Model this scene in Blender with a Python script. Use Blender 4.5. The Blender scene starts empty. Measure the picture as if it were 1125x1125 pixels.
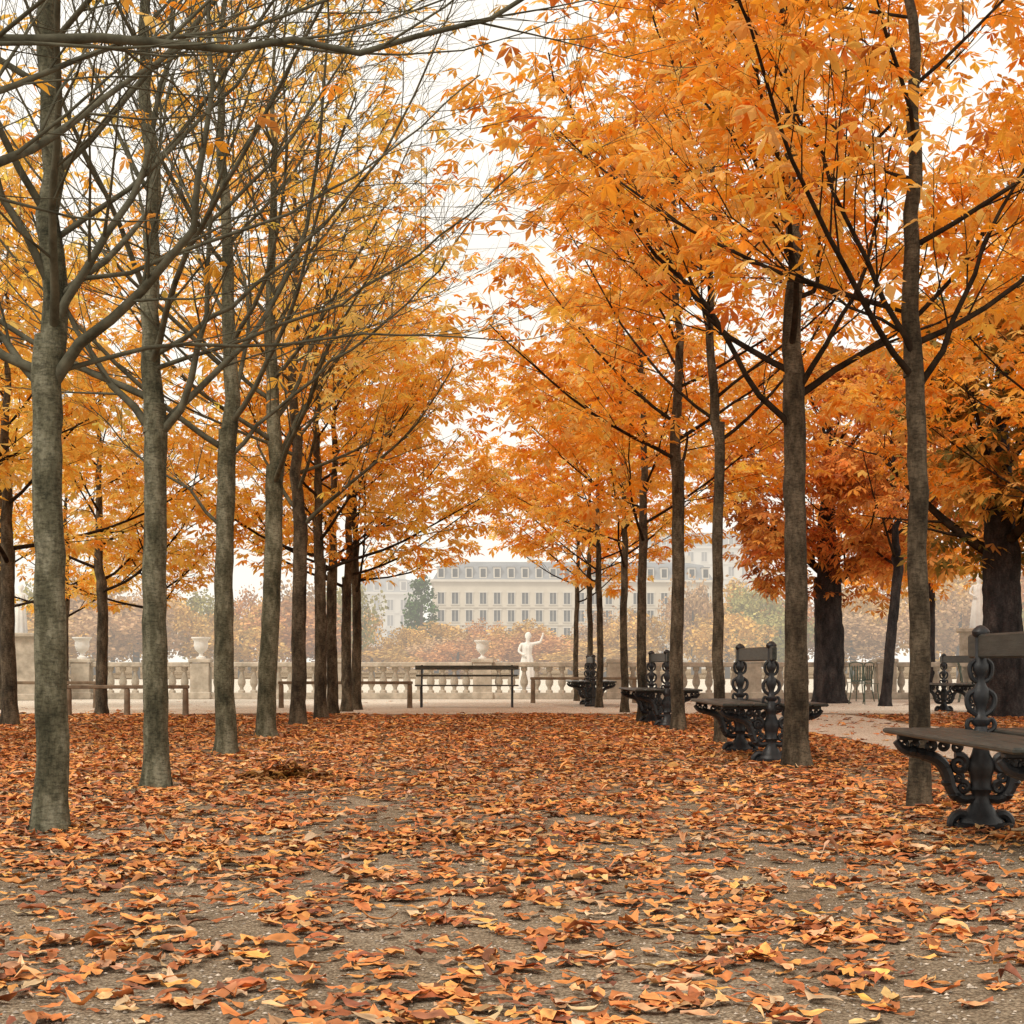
import bpy, math, numpy as np
from mathutils import Vector, Matrix

scene = bpy.context.scene
COL = scene.collection

# ------------------------------------------------------------------ materials
def new_mat(name):
    m = bpy.data.materials.new(name); m.use_nodes = True
    nt = m.node_tree
    for n in list(nt.nodes): nt.nodes.remove(n)
    out = nt.nodes.new('ShaderNodeOutputMaterial')
    return m, nt, out

def N(nt, t, **kw):
    n = nt.nodes.new(t)
    for k, v in kw.items():
        if k in n.inputs: n.inputs[k].default_value = v
        else: setattr(n, k, v)
    return n

def ramp(nt, stops):
    r = nt.nodes.new('ShaderNodeValToRGB')
    el = r.color_ramp.elements
    while len(el) < len(stops): el.new(0.5)
    for e, (p, c) in zip(el, stops):
        e.position = p; e.color = (*c, 1)
    return r

def haze_mix(nt, shader_socket, out, amount, hc=(0.93, 0.86, 0.76)):  # aerial haze painted into the material: fixed pale glow, no real atmosphere
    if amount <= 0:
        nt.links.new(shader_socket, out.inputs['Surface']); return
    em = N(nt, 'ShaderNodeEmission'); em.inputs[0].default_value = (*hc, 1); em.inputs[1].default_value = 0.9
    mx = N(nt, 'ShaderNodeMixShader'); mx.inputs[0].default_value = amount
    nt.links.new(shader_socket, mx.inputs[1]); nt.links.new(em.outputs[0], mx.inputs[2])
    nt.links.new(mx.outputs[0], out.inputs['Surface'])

def noisy_mat(name, c1, c2, scale=8, rough=0.8, bump=0.3, stretch=(1, 1, 1), detail=5, haze=0.0, bdist=0.02, spec=0.3):
    m, nt, out = new_mat(name)
    tc = N(nt, 'ShaderNodeTexCoord'); mp = N(nt, 'ShaderNodeMapping'); mp.inputs['Scale'].default_value = stretch
    nt.links.new(tc.outputs['Object'], mp.inputs[0])
    no = N(nt, 'ShaderNodeTexNoise', Scale=scale, Detail=detail, Roughness=0.65)
    nt.links.new(mp.outputs[0], no.inputs['Vector'])
    r = ramp(nt, [(0.3, c1), (0.7, c2)]); nt.links.new(no.outputs[0], r.inputs[0])
    if spec <= 0:
        p = N(nt, 'ShaderNodeBsdfDiffuse'); nt.links.new(r.outputs[0], p.inputs['Color'])
    else:
        p = N(nt, 'ShaderNodeBsdfPrincipled', Roughness=rough); p.inputs['Specular IOR Level'].default_value = spec
        nt.links.new(r.outputs[0], p.inputs['Base Color'])
    if bump > 0:
        n2 = N(nt, 'ShaderNodeTexNoise', Scale=scale * 3.2, Detail=4, Roughness=0.7)
        nt.links.new(mp.outputs[0], n2.inputs['Vector'])
        b = N(nt, 'ShaderNodeBump', Strength=bump, Distance=bdist)
        nt.links.new(n2.outputs[0], b.inputs['Height']); nt.links.new(b.outputs[0], p.inputs['Normal'])
    haze_mix(nt, p.outputs[0], out, haze)
    return m

def leaf_mat(name, trans=0.5, haze=0.0, gloss=0.0):
    m, nt, out = new_mat(name)
    at = N(nt, 'ShaderNodeAttribute', attribute_name='Col')
    d = N(nt, 'ShaderNodeBsdfDiffuse'); nt.links.new(at.outputs[0], d.inputs[0]); sh = d.outputs[0]
    if trans > 0:
        t = N(nt, 'ShaderNodeBsdfTranslucent'); nt.links.new(at.outputs[0], t.inputs[0])
        mx = N(nt, 'ShaderNodeMixShader'); mx.inputs[0].default_value = trans
        nt.links.new(d.outputs[0], mx.inputs[1]); nt.links.new(t.outputs[0], mx.inputs[2]); sh = mx.outputs[0]
    if gloss > 0:
        g = N(nt, 'ShaderNodeBsdfGlossy', Roughness=0.5)
        m2 = N(nt, 'ShaderNodeMixShader'); m2.inputs[0].default_value = gloss
        nt.links.new(sh, m2.inputs[1]); nt.links.new(g.outputs[0], m2.inputs[2]); sh = m2.outputs[0]
    haze_mix(nt, sh, out, haze)
    return m

def bark_mat(name, c1, c2, c3):
    m, nt, out = new_mat(name)
    tc = N(nt, 'ShaderNodeTexCoord')
    mp = N(nt, 'ShaderNodeMapping'); mp.inputs['Scale'].default_value = (1, 1, 0.4)
    nt.links.new(tc.outputs['Object'], mp.inputs[0])
    n1 = N(nt, 'ShaderNodeTexNoise', Scale=6, Detail=8, Roughness=0.75); nt.links.new(mp.outputs[0], n1.inputs['Vector'])
    r = ramp(nt, [(0.38, c1), (0.5, c2), (0.62, c3)]); nt.links.new(n1.outputs[0], r.inputs[0])
    mp2 = N(nt, 'ShaderNodeMapping'); mp2.inputs['Scale'].default_value = (20, 20, 60)
    nt.links.new(tc.outputs['Object'], mp2.inputs[0])
    n2 = N(nt, 'ShaderNodeTexNoise', Scale=1.3, Detail=5, Roughness=0.75); nt.links.new(mp2.outputs[0], n2.inputs['Vector'])
    r2 = ramp(nt, [(0.38, (0.35, 0.35, 0.35)), (0.54, (1, 1, 1))]); nt.links.new(n2.outputs[0], r2.inputs[0])
    mu = N(nt, 'ShaderNodeMixRGB', blend_type='MULTIPLY'); mu.inputs[0].default_value = 0.85
    nt.links.new(r.outputs[0], mu.inputs[1]); nt.links.new(r2.outputs[0], mu.inputs[2])
    p = N(nt, 'ShaderNodeBsdfPrincipled', Roughness=0.85); p.inputs['Specular IOR Level'].default_value = 0.2
    nt.links.new(mu.outputs[0], p.inputs['Base Color'])
    mp3 = N(nt, 'ShaderNodeMapping'); mp3.inputs['Scale'].default_value = (40, 40, 12)
    nt.links.new(tc.outputs['Object'], mp3.inputs[0])
    n3 = N(nt, 'ShaderNodeTexNoise', Scale=1.5, Detail=6, Roughness=0.75); nt.links.new(mp3.outputs[0], n3.inputs['Vector'])
    b = N(nt, 'ShaderNodeBump', Strength=1.0, Distance=0.018)
    nt.links.new(n3.outputs[0], b.inputs['Height']); nt.links.new(b.outputs[0], p.inputs['Normal'])
    nt.links.new(p.outputs[0], out.inputs['Surface'])
    return m

def gravel_mat(name, dark, mid, light, speck=90, patch=0.7):
    m, nt, out = new_mat(name)
    tc = N(nt, 'ShaderNodeTexCoord')
    big = N(nt, 'ShaderNodeTexNoise', Scale=patch, Detail=6, Roughness=0.6); nt.links.new(tc.outputs['Object'], big.inputs['Vector'])
    fine = N(nt, 'ShaderNodeTexNoise', Scale=speck, Detail=4, Roughness=0.8); nt.links.new(tc.outputs['Object'], fine.inputs['Vector'])
    vo = N(nt, 'ShaderNodeTexVoronoi', Scale=speck * 0.9); nt.links.new(tc.outputs['Object'], vo.inputs['Vector'])
    r1 = ramp(nt, [(0.3, dark), (0.5, mid), (0.68, light)])
    mixf = N(nt, 'ShaderNodeMath', operation='MULTIPLY_ADD'); mixf.inputs[1].default_value = 0.55; mixf.inputs[2].default_value = 0.0
    nt.links.new(big.outputs[0], mixf.inputs[0])
    ad = N(nt, 'ShaderNodeMath', operation='MULTIPLY_ADD'); ad.inputs[1].default_value = 0.45
    nt.links.new(fine.outputs[0], ad.inputs[0]); nt.links.new(mixf.outputs[0], ad.inputs[2])
    nt.links.new(ad.outputs[0], r1.inputs[0])
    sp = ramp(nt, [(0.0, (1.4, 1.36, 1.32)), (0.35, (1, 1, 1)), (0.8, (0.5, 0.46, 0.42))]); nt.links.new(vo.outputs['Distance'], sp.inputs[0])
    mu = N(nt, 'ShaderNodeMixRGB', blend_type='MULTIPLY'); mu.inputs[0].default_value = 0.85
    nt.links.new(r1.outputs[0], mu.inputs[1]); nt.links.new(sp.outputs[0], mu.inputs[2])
    bw = N(nt, 'ShaderNodeRGBToBW'); nt.links.new(vo.outputs['Color'], bw.inputs[0])
    sepc = N(nt, 'ShaderNodeMixRGB', blend_type='OVERLAY'); sepc.inputs[0].default_value = 0.5
    nt.links.new(mu.outputs[0], sepc.inputs[1]); nt.links.new(bw.outputs[0], sepc.inputs[2])
    p = N(nt, 'ShaderNodeBsdfDiffuse'); nt.links.new(sepc.outputs[0], p.inputs['Color'])
    b = N(nt, 'ShaderNodeBump', Strength=0.9, Distance=0.009)
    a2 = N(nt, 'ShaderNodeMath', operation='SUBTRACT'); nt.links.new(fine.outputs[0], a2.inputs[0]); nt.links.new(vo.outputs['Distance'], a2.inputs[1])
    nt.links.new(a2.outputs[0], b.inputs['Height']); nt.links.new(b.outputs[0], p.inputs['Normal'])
    nt.links.new(p.outputs[0], out.inputs['Surface'])
    return m

M_LEAF = leaf_mat('leaf_autumn', trans=0.52)
M_LITTER = leaf_mat('leaf_litter', trans=0.0, gloss=0.05)
M_FARLEAF = leaf_mat('leaf_far', trans=0.0, haze=0.25)  # distant haze painted into the leaf colour as emission
M_BARK = bark_mat('bark_grey', (0.050, 0.050, 0.030), (0.140, 0.134, 0.086), (0.29, 0.28, 0.20))
M_BARKR = bark_mat('bark_brown', (0.034, 0.027, 0.018), (0.095, 0.075, 0.050), (0.20, 0.162, 0.112))
M_BARKD = bark_mat('bark_dark', (0.013, 0.011, 0.012), (0.034, 0.029, 0.029), (0.07, 0.058, 0.055))
M_BRANCH = noisy_mat('branch_bark', (0.046, 0.044, 0.031), (0.15, 0.142, 0.102), scale=9, bump=0, spec=0)
M_BRANCHR = noisy_mat('branch_bark_dark', (0.014, 0.010, 0.008), (0.055, 0.040, 0.028), scale=9, bump=0, spec=0)
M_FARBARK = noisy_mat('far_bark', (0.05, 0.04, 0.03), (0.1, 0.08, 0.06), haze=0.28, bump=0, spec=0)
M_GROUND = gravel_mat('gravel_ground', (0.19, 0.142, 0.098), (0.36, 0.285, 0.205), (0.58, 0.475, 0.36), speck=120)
M_PATH = gravel_mat('sandy_path', (0.66, 0.59, 0.50), (0.77, 0.70, 0.60), (0.86, 0.80, 0.70), speck=60)
M_IRON = noisy_mat('cast_iron', (0.007, 0.008, 0.010), (0.022, 0.024, 0.028), scale=30, rough=0.42, bump=0.35, bdist=0.004, spec=0.5)
M_WOOD = noisy_mat('bench_wood', (0.016, 0.019, 0.017), (0.062, 0.066, 0.058), scale=6, rough=0.45, bump=0.5, stretch=(8, 1, 8), bdist=0.003)
M_WOODD = noisy_mat('bench_wood_dark', (0.045, 0.047, 0.040), (0.12, 0.12, 0.10), scale=6, rough=0.5, bump=0.4, stretch=(1, 8, 8), bdist=0.003)
M_RAILWOOD = noisy_mat('rail_wood', (0.12, 0.085, 0.055), (0.28, 0.21, 0.145), scale=6, rough=0.75, bump=0.4)
M_STONE = noisy_mat('weathered_stone', (0.27, 0.235, 0.18), (0.60, 0.53, 0.43), scale=3.5, bump=0.3, haze=0.03, spec=0)
M_MARBLE = noisy_mat('pale_marble', (0.66, 0.65, 0.61), (0.84, 0.83, 0.79), scale=4, bump=0.15, haze=0.05, spec=0)
M_WALL = noisy_mat('cream_facade', (0.54, 0.48, 0.38), (0.66, 0.59, 0.48), scale=0.4, bump=0, haze=0.38, spec=0)  # building materials carry painted haze, a pale emission over their own colour
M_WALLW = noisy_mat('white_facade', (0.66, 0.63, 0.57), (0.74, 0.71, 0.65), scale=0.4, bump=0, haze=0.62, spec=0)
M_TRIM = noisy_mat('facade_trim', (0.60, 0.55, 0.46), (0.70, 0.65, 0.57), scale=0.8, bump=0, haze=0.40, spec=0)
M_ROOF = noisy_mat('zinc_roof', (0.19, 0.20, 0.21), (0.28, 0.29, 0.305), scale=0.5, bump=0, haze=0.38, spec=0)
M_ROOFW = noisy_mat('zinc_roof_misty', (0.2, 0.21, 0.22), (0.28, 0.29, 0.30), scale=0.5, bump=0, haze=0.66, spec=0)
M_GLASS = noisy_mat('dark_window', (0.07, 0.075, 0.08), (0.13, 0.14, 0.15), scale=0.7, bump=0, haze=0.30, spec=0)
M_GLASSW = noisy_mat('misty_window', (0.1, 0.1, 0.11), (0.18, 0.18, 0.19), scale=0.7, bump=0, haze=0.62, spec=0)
M_CHAIR = noisy_mat('green_paint', (0.05, 0.07, 0.05), (0.10, 0.13, 0.10), scale=10, rough=0.5, bump=0.1)

# ------------------------------------------------------------------ mesh helpers
def mesh_np(name, V, faces, mats, smooth=False, cols=None, midx=None):
    V = np.asarray(V, dtype=np.float32)
    me = bpy.data.meshes.new(name)
    faces = [np.asarray(f, dtype=np.int32) for f in faces if len(f)]
    loops = np.concatenate([f.ravel() for f in faces])
    sizes = np.concatenate([np.full(len(f), f.shape[1], dtype=np.int32) for f in faces])
    starts = np.concatenate([[0], np.cumsum(sizes)[:-1]]).astype(np.int32)
    me.vertices.add(len(V)); me.vertices.foreach_set('co', V.ravel())
    me.loops.add(len(loops)); me.loops.foreach_set('vertex_index', loops)
    me.polygons.add(len(sizes)); me.polygons.foreach_set('loop_start', starts)
    me.update(calc_edges=True)
    me.polygons.foreach_set('use_smooth', np.full(len(sizes), smooth))
    for m in (mats if isinstance(mats, list) else [mats]): me.materials.append(m)
    if midx is not None: me.polygons.foreach_set('material_index', np.asarray(midx, dtype=np.int32))
    if cols is not None:
        a = me.color_attributes.new('Col', 'FLOAT_COLOR', 'POINT')
        c = np.ones((len(V), 4), dtype=np.float32); c[:, :3] = cols
        a.data.foreach_set('color', c.ravel())
    me.update()
    return me

def tube(pts, rad, sides):
    pts = np.asarray(pts, float); rad = np.asarray(rad, float); n = len(pts)
    t = np.gradient(pts, axis=0); t /= (np.linalg.norm(t, axis=1, keepdims=True) + 1e-9)
    mean = np.abs(t.mean(0)); ref = np.zeros(3); ref[np.argmin(mean)] = 1
    u = np.cross(t, ref); u /= (np.linalg.norm(u, axis=1, keepdims=True) + 1e-9)
    v = np.cross(t, u)
    a = np.linspace(0, 2 * np.pi, sides, endpoint=False)
    V = pts[:, None, :] + rad[:, None, None] * (np.cos(a)[None, :, None] * u[:, None, :] + np.sin(a)[None, :, None] * v[:, None, :])
    V = V.reshape(-1, 3)
    i = np.arange(n - 1)[:, None] * sides; j = np.arange(sides)[None, :]; jn = (j + 1) % sides
    F = np.stack([i + j, i + jn, i + sides + jn, i + sides + j], -1).reshape(-1, 4)
    return V, F

class MB:
    """small accumulating mesh builder"""
    def __init__(s): s.v = []; s.f = []; s.m = []
    def add(s, V, F, mi=0):
        o = len(s.v); s.v += [tuple(map(float, p)) for p in V]
        s.f += [tuple(int(k) + o for k in f) for f in F]; s.m += [mi] * len(F)
    def box(s, c, d, mi=0, b=0.0, rotz=0.0):
        x, y, z = d[0] / 2, d[1] / 2, d[2] / 2
        b = min(b, x * .9, y * .9, z * .9)
        if b <= 0:
            V = [(-x, -y, -z), (x, -y, -z), (x, y, -z), (-x, y, -z), (-x, -y, z), (x, -y, z), (x, y, z), (-x, y, z)]
            F = [(0, 3, 2, 1), (4, 5, 6, 7), (0, 1, 5, 4), (1, 2, 6, 5), (2, 3, 7, 6), (3, 0, 4, 7)]
        else:
            V = []; F = []
            rings = [(-z, b), (-z + b, 0), (z - b, 0), (z, b)]
            for zz, ins in rings:
                X, Y = x - ins, y - ins; bb = b * .7
                V += [(-X + bb, -Y, zz), (X - bb, -Y, zz), (X, -Y + bb, zz), (X, Y - bb, zz), (X - bb, Y, zz), (-X + bb, Y, zz), (-X, Y - bb, zz), (-X, -Y + bb, zz)]
            for r in range(3):
                for k in range(8):
                    a = r * 8 + k; c2 = r * 8 + (k + 1) % 8
                    F.append((a, c2, c2 + 8, a + 8))
            F.append(tuple(range(7, -1, -1))); F.append(tuple(range(24, 32)))
        cr, sr = math.cos(rotz), math.sin(rotz)
        V = [(c[0] + p[0] * cr - p[1] * sr, c[1] + p[0] * sr + p[1] * cr, c[2] + p[2]) for p in V]
        s.add(V, F, mi)
    def lathe(s, prof, c=(0, 0, 0), seg=14, mi=0, sx=1, sy=1, wob=0, wn=7):
        V = []; F = []
        for r, z in prof:
            for k in range(seg):
                a = 2 * math.pi * k / seg; rr = r * (1 + wob * math.sin(a * wn))
                V.append((c[0] + rr * math.cos(a) * sx, c[1] + rr * math.sin(a) * sy, c[2] + z))
        for i in range(len(prof) - 1):
            for k in range(seg):
                a = i * seg + k; b2 = i * seg + (k + 1) % seg
                F.append((a, b2, b2 + seg, a + seg))
        F.append(tuple(range(seg - 1, -1, -1))); F.append(tuple(range((len(prof) - 1) * seg, len(prof) * seg)))
        s.add(V, F, mi)
    def tube(s, pts, rad, sides=8, mi=0, smooth=2):
        P = np.array(pts, float)
        R = np.full(len(P), rad) if np.isscalar(rad) else np.array(rad, float)
        for _ in range(smooth):
            if len(P) < 3: break
            q = [P[0]]; rr = [R[0]]
            for i in range(len(P) - 1):
                q += [P[i] * .75 + P[i + 1] * .25, P[i] * .25 + P[i + 1] * .75]
                rr += [R[i] * .75 + R[i + 1] * .25, R[i] * .25 + R[i + 1] * .75]
            q.append(P[-1]); rr.append(R[-1]); P = np.array(q); R = np.array(rr)
        V, F = tube(P, R, sides)
        F = [tuple(f) for f in F] + [tuple(range(sides - 1, -1, -1)), tuple(range(len(V) - sides, len(V)))]
        s.add(V, F, mi)
    def mesh(s, name, mats, smooth=False):
        me = bpy.data.meshes.new(name); me.from_pydata(s.v, [], s.f)
        for m in (mats if isinstance(mats, list) else [mats]): me.materials.append(m)
        me.polygons.foreach_set('material_index', s.m)
        me.polygons.foreach_set('use_smooth', [smooth] * len(s.f))
        if smooth:
            try: me.set_sharp_from_angle(angle=math.radians(40))
            except Exception: pass
        me.update(); return me

def obj(name, data, loc=(0, 0, 0), rot=0.0, parent=None, scale=None, **props):
    o = bpy.data.objects.new(name, data); COL.objects.link(o)
    o.location = loc; o.rotation_euler = (0, 0, rot)
    if scale is not None: o.scale = scale
    if parent is not None: o.parent = parent
    for k, v in props.items(): o[k] = v
    if data is None: o.empty_display_size = 0.2
    return o

def copy_thing(src, loc, rot=0.0, **props):
    """copy a top-level thing and each of its parts"""
    t = src.copy(); COL.objects.link(t); t.location = loc; t.rotation_euler = (0, 0, rot)
    for k, v in props.items(): t[k] = v
    for ch in [c for c in src.children]:
        c2 = ch.copy(); COL.objects.link(c2); c2.parent = t
        for g in [c for c in ch.children]:
            g2 = g.copy(); COL.objects.link(g2); g2.parent = c2
    return t

def unit(v): return v / (np.linalg.norm(v, axis=-1, keepdims=True) + 1e-9)

# ------------------------------------------------------------------ leaves
PAL_ORANGE = np.array([(0.98, 0.45, 0.07), (0.985, 0.53, 0.12), (0.97, 0.38, 0.04), (0.985, 0.62, 0.21), (0.88, 0.31, 0.035), (0.64, 0.22, 0.05)])
W_ORANGE = np.array([.30, .27, .16, .17, .07, .03])
PAL_YEL = np.array([(0.98, 0.62, 0.14), (0.98, 0.54, 0.10), (0.98, 0.69, 0.24), (0.95, 0.45, 0.07), (0.72, 0.54, 0.16)])
W_YEL = np.array([.34, .28, .20, .13, .05])
PAL_MIX = np.array([(0.98, 0.57, 0.12), (0.98, 0.49, 0.08), (0.98, 0.65, 0.21), (0.96, 0.41, 0.05), (0.70, 0.32, 0.07)])
W_MIX = np.array([.32, .28, .20, .15, .05])
PAL_BRN = np.array([(0.74, 0.30, 0.08), (0.84, 0.38, 0.09), (0.54, 0.20, 0.06), (0.90, 0.47, 0.14), (0.36, 0.15, 0.06)])
W_BRN = np.array([.28, .26, .2, .18, .08])
PAL_GRN = np.array([(0.34, 0.24, 0.06), (0.58, 0.30, 0.07), (0.76, 0.36, 0.07), (0.22, 0.19, 0.06), (0.85, 0.44, 0.12)])
W_GRN = np.array([.24, .26, .22, .13, .15])

def pick(pal, w, n, rng, jit=0.12):
    c = pal[rng.choice(len(pal), n, p=w / w.sum())]
    return np.clip(c * (1 + rng.normal(0, jit, (n, 1))) * (1 + rng.normal(0, .05, (n, 3))), 0.005, 0.985)

def palmate(P, H, size, rng, cols, nl=5, lod=0):
    """compound chestnut leaves: nl folded leaflets hanging from each point"""
    n = len(P)
    H = H.copy(); H[:, 2] = H[:, 2] * 0.25 - rng.uniform(0.0, 0.5, n); f = unit(H)
    up = np.tile([0, 0, 1.0], (n, 1)) + rng.normal(0, .28, (n, 3))
    s = unit(np.cross(f, up)); u = np.cross(s, f)
    Vs = []
    for a0 in np.linspace(-105, 105, nl):
        a = np.radians(a0 + rng.normal(0, 8, n))[:, None]
        d = unit(f * np.cos(a) + s * np.sin(a) - u * rng.uniform(0.05, .5, (n, 1)))
        l = (size * (1 - .32 * abs(a0) / 105) * rng.uniform(.8, 1.1, n))[:, None]
        side = unit(np.cross(d, u)); nn = np.cross(side, d)
        w = l * rng.uniform(.17, .225, (n, 1))
        sag = np.array([0, 0, 1.0]) * l * rng.uniform(.02, .28, (n, 1))
        L = P + d * l * .64 + side * w - nn * l * .04
        R = P + d * l * .64 - side * w - nn * l * .04
        tip = P + d * l - sag
        if lod: Vs.append(np.stack([P, L, tip, R], 1))
        else: Vs.append(np.stack([P, L, P + d * l * .55 + nn * l * .04, R, tip], 1))
    V = np.stack(Vs, 1).reshape(-1, 3); q = 4 if lod else 5
    k = np.arange(n * nl)[:, None] * q
    F = np.concatenate([k + [0, 3, 2], k + [0, 2, 1]]) if lod else np.concatenate([k + [0, 3, 2], k + [0, 2, 1], k + [2, 3, 4], k + [2, 4, 1]])
    C = np.repeat(cols, nl * q, axis=0)
    C = C * (1 + np.repeat(rng.normal(0, .08, n * nl), q)[:, None])
    return V, F, np.clip(C, 0.004, .985)

# ------------------------------------------------------------------ trees
# twig: 0 light branching (far trees), 1 normal, 2 dense fine twigs
def grow(out, start, d, L, r0, level, maxlevel, rng, up=0.05, wig=0.07, twig=1):
    n = max(4, int(L / (.34 if twig == 0 else .24))); pts = [np.array(start, float)]; d = unit(np.array(d, float)); step = L / n
    for i in range(n):
        d = unit(d + rng.normal(0, wig, 3) + np.array([0, 0, up]))
        pts.append(pts[-1] + d * step)
    pts = np.array(pts); rad = r0 * (1 - 0.75 * np.linspace(0, 1, n + 1) ** 0.75)
    out.append((pts, rad, level)); children(out, pts, rad, L, level, maxlevel, rng, twig=twig)

def children(out, pts, rad, L, level, maxlevel, rng, tmin=0.18, twig=1):
    if level >= maxlevel: return
    lo1, hi1, lo2, hi2 = ((7, 10, 2, 4), (9, 13, 3, 6), (11, 16, 5, 8))[twig]
    nch = {1: rng.integers(lo1, hi1), 2: rng.integers(lo2, hi2)}.get(level, 2)
    n = len(pts) - 1
    for t in np.linspace(tmin, 0.97, nch) + rng.normal(0, .03, nch):
        t = min(max(t, .12), .99); i = min(int(t * n), n - 1); fr = t * n - i
        p = pts[i] * (1 - fr) + pts[i + 1] * fr; tang = unit(pts[i + 1] - pts[i])
        perp = rng.normal(0, 1, 3); perp[2] *= .6; perp -= tang * perp.dot(tang); perp = unit(perp)
        ang = math.radians(rng.uniform(24, 50)); dd = tang * math.cos(ang) + perp * math.sin(ang)
        if dd[2] < -0.10: dd[2] *= -0.5
        grow(out, p, dd, L * rng.uniform(.36, .64) * (1.05 - .45 * t), max(rad[i] * rng.uniform(.34, .48), .0026), level + 1, maxlevel, rng, up=0.055, wig=0.08, twig=twig)

def resample(poly, n, rng, noise=0.016):
    P = np.array(poly, float)
    for _ in range(2):
        q = [P[0]]
        for i in range(len(P) - 1): q += [P[i] * .75 + P[i + 1] * .25, P[i] * .25 + P[i + 1] * .75]
        q.append(P[-1]); P = np.array(q)
    s = np.concatenate([[0], np.cumsum(np.linalg.norm(np.diff(P, axis=0), axis=1))]); t = np.linspace(0, s[-1], n)
    R = np.stack([np.interp(t, s, P[:, k]) for k in range(3)], 1); R[1:] += rng.normal(0, noise, (n - 1, 3))
    return R, s[-1]

def build_tree(seed, r=0.1, fork=2.4, height=7.6, limbs=10, spread=2.7, custom=(), nleaf=2500, lsize=.17,
               pal=PAL_ORANGE, wp=W_ORANGE, lean=(0, 0), tipbias=False, maxlevel=3, bark=None, branch=None, nl=5, elev=(14, 50), leafmin=None,
               leadk=.86, limbk=.38, lod=0, twig=None):
    rng = np.random.default_rng(seed); lite = lod > 0
    if twig is None: twig = 0 if lite else 1
    bark = bark or M_BARK; branch = branch or M_BRANCH
    n = 26; z = np.linspace(-0.03, fork + .15, n); zz = np.clip(z / fork, 0, 1)
    w = np.cumsum(rng.normal(0, .0042, (n, 2)), axis=0)
    w -= np.outer(zz, w[-1]) * .7                              # keep the bole upright
    px = lean[0] * zz * fork + w[:, 0] + .010 * np.sin(zz * 4 + seed); py = lean[1] * zz * fork + w[:, 1]
    px -= px[0]; py -= py[0]
    rad = r * (1 - .15 * zz) * (1 + .38 * np.exp(-np.clip(z, 0, 9) / .10)) * (1 + rng.normal(0, .020, n))
    rad[-5:] *= np.array([1.02, 1.04, 1.05, 1.02, 1.0])
    V, F = tube(np.stack([px, py, z], 1), rad, 18)
    ang = np.tile(np.linspace(0, 2 * np.pi, 18, endpoint=False), n); zr = np.repeat(z, 18)
    bulge = 1 + .06 * np.sin(ang * 3 + seed + zr * .8) + .12 * np.exp(-np.clip(zr, 0, 9) / .12) * np.sin(ang * 5 + seed)
    cx = np.repeat(px, 18); cy = np.repeat(py, 18)
    V[:, 0] = cx + (V[:, 0] - cx) * bulge; V[:, 1] = cy + (V[:, 1] - cy) * bulge
    trunk = mesh_np('trunk', V, [F], bark, smooth=True)
    out = []
    nL = 24
    lz = np.linspace(fork - .05, height * .95, nL); lw = np.cumsum(rng.normal(0, .020, (nL, 2)), axis=0)
    lw -= np.outer(np.linspace(0, 1, nL), lw[-1]) * .8
    lead = np.stack([px[-1] + lw[:, 0], py[-1] + lw[:, 1], lz], 1); lead[0, :2] = (px[-1], py[-1])
    lr = r * leadk * (1 - .9 * np.linspace(0, 1, nL) ** .85)
    out.append((lead, lr, 0))
    for poly, lrad in custom:
        P, Ln = resample(poly, max(8, int(sum(np.linalg.norm(np.diff(np.array(poly), axis=0), axis=1)) / .2)), rng)
        rr = lrad * (1 - .78 * np.linspace(0, 1, len(P)) ** .7); out.append((P, rr, 1)); children(out, P, rr, Ln, 1, maxlevel, rng, tmin=.22, twig=twig)
    az = rng.uniform(0, 6.28)
    for k in range(limbs):
        t = (k / max(limbs - 1, 1)) ** 1.1 * .80; i = int(t * (nL - 1)); az += 2.4 + rng.normal(0, .35)
        e = math.radians(elev[0] + (elev[1] - elev[0]) * rng.uniform(0, 1) * .7 + t * 26)
        L = spread * (1.12 - .55 * t) * rng.uniform(.85, 1.15)
        grow(out, lead[i], (math.cos(az) * math.cos(e), math.sin(az) * math.cos(e), math.sin(e)), L, max(lr[i] * limbk, r * .13), 1, maxlevel, rng, up=.05, wig=.06, twig=twig)
    children(out, lead[nL // 2:], lr[nL // 2:], height * .45, 1, maxlevel, rng, twig=twig)
    Vs = []; Fs = []; Ms = []; o = 0
    for pts, rd, lv in out:
        a, b = tube(pts, rd, (12, 6, 4, 3)[min(lv, 3)] if lite else (14, 8, 5, 3)[min(lv, 3)]); Vs.append(a); Fs.append(b + o); o += len(a)
        Ms.append(np.full(len(b), 1 if lv == 0 else 0))
    branches = mesh_np('branches', np.concatenate(Vs), [np.concatenate(Fs)], [branch, bark], smooth=True, midx=np.concatenate(Ms))
    cand = [(p, lv) for p, rd, lv in out if lv >= 2]
    wts = np.array([np.linalg.norm(p[-1] - p[0]) * (1.4 if lv == 3 else 1) for p, lv in cand])
    wts = wts * rng.uniform(.2, 1.5, len(cand))
    if tipbias: wts = wts * np.array([max(.05, p[-1][2] - fork) ** 1.0 for p, lv in cand])
    idx = rng.choice(len(cand), nleaf, p=wts / wts.sum())
    P = np.zeros((nleaf, 3)); H = np.zeros((nleaf, 3))
    ts = rng.beta(2.0, 1.0, nleaf)
    for q in range(nleaf):
        p = cand[idx[q]][0]; m = len(p) - 1; x = ts[q] * m; i = min(int(x), m - 1); P[q] = p[i] + (p[i + 1] - p[i]) * (x - i); H[q] = p[i + 1] - p[i]
    H = unit(H) + rng.normal(0, .6, (nleaf, 3)); P += rng.normal(0, 1, (nleaf, 3)) * np.array([.13, .13, .045]) - np.array([0, 0, .03])
    if leafmin is not None:
        k = P[:, 2] > leafmin + rng.normal(0, .2, len(P)); P = P[k]; H = H[k]
    size = rng.uniform(.65, 1.15, len(P)) * lsize
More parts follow.
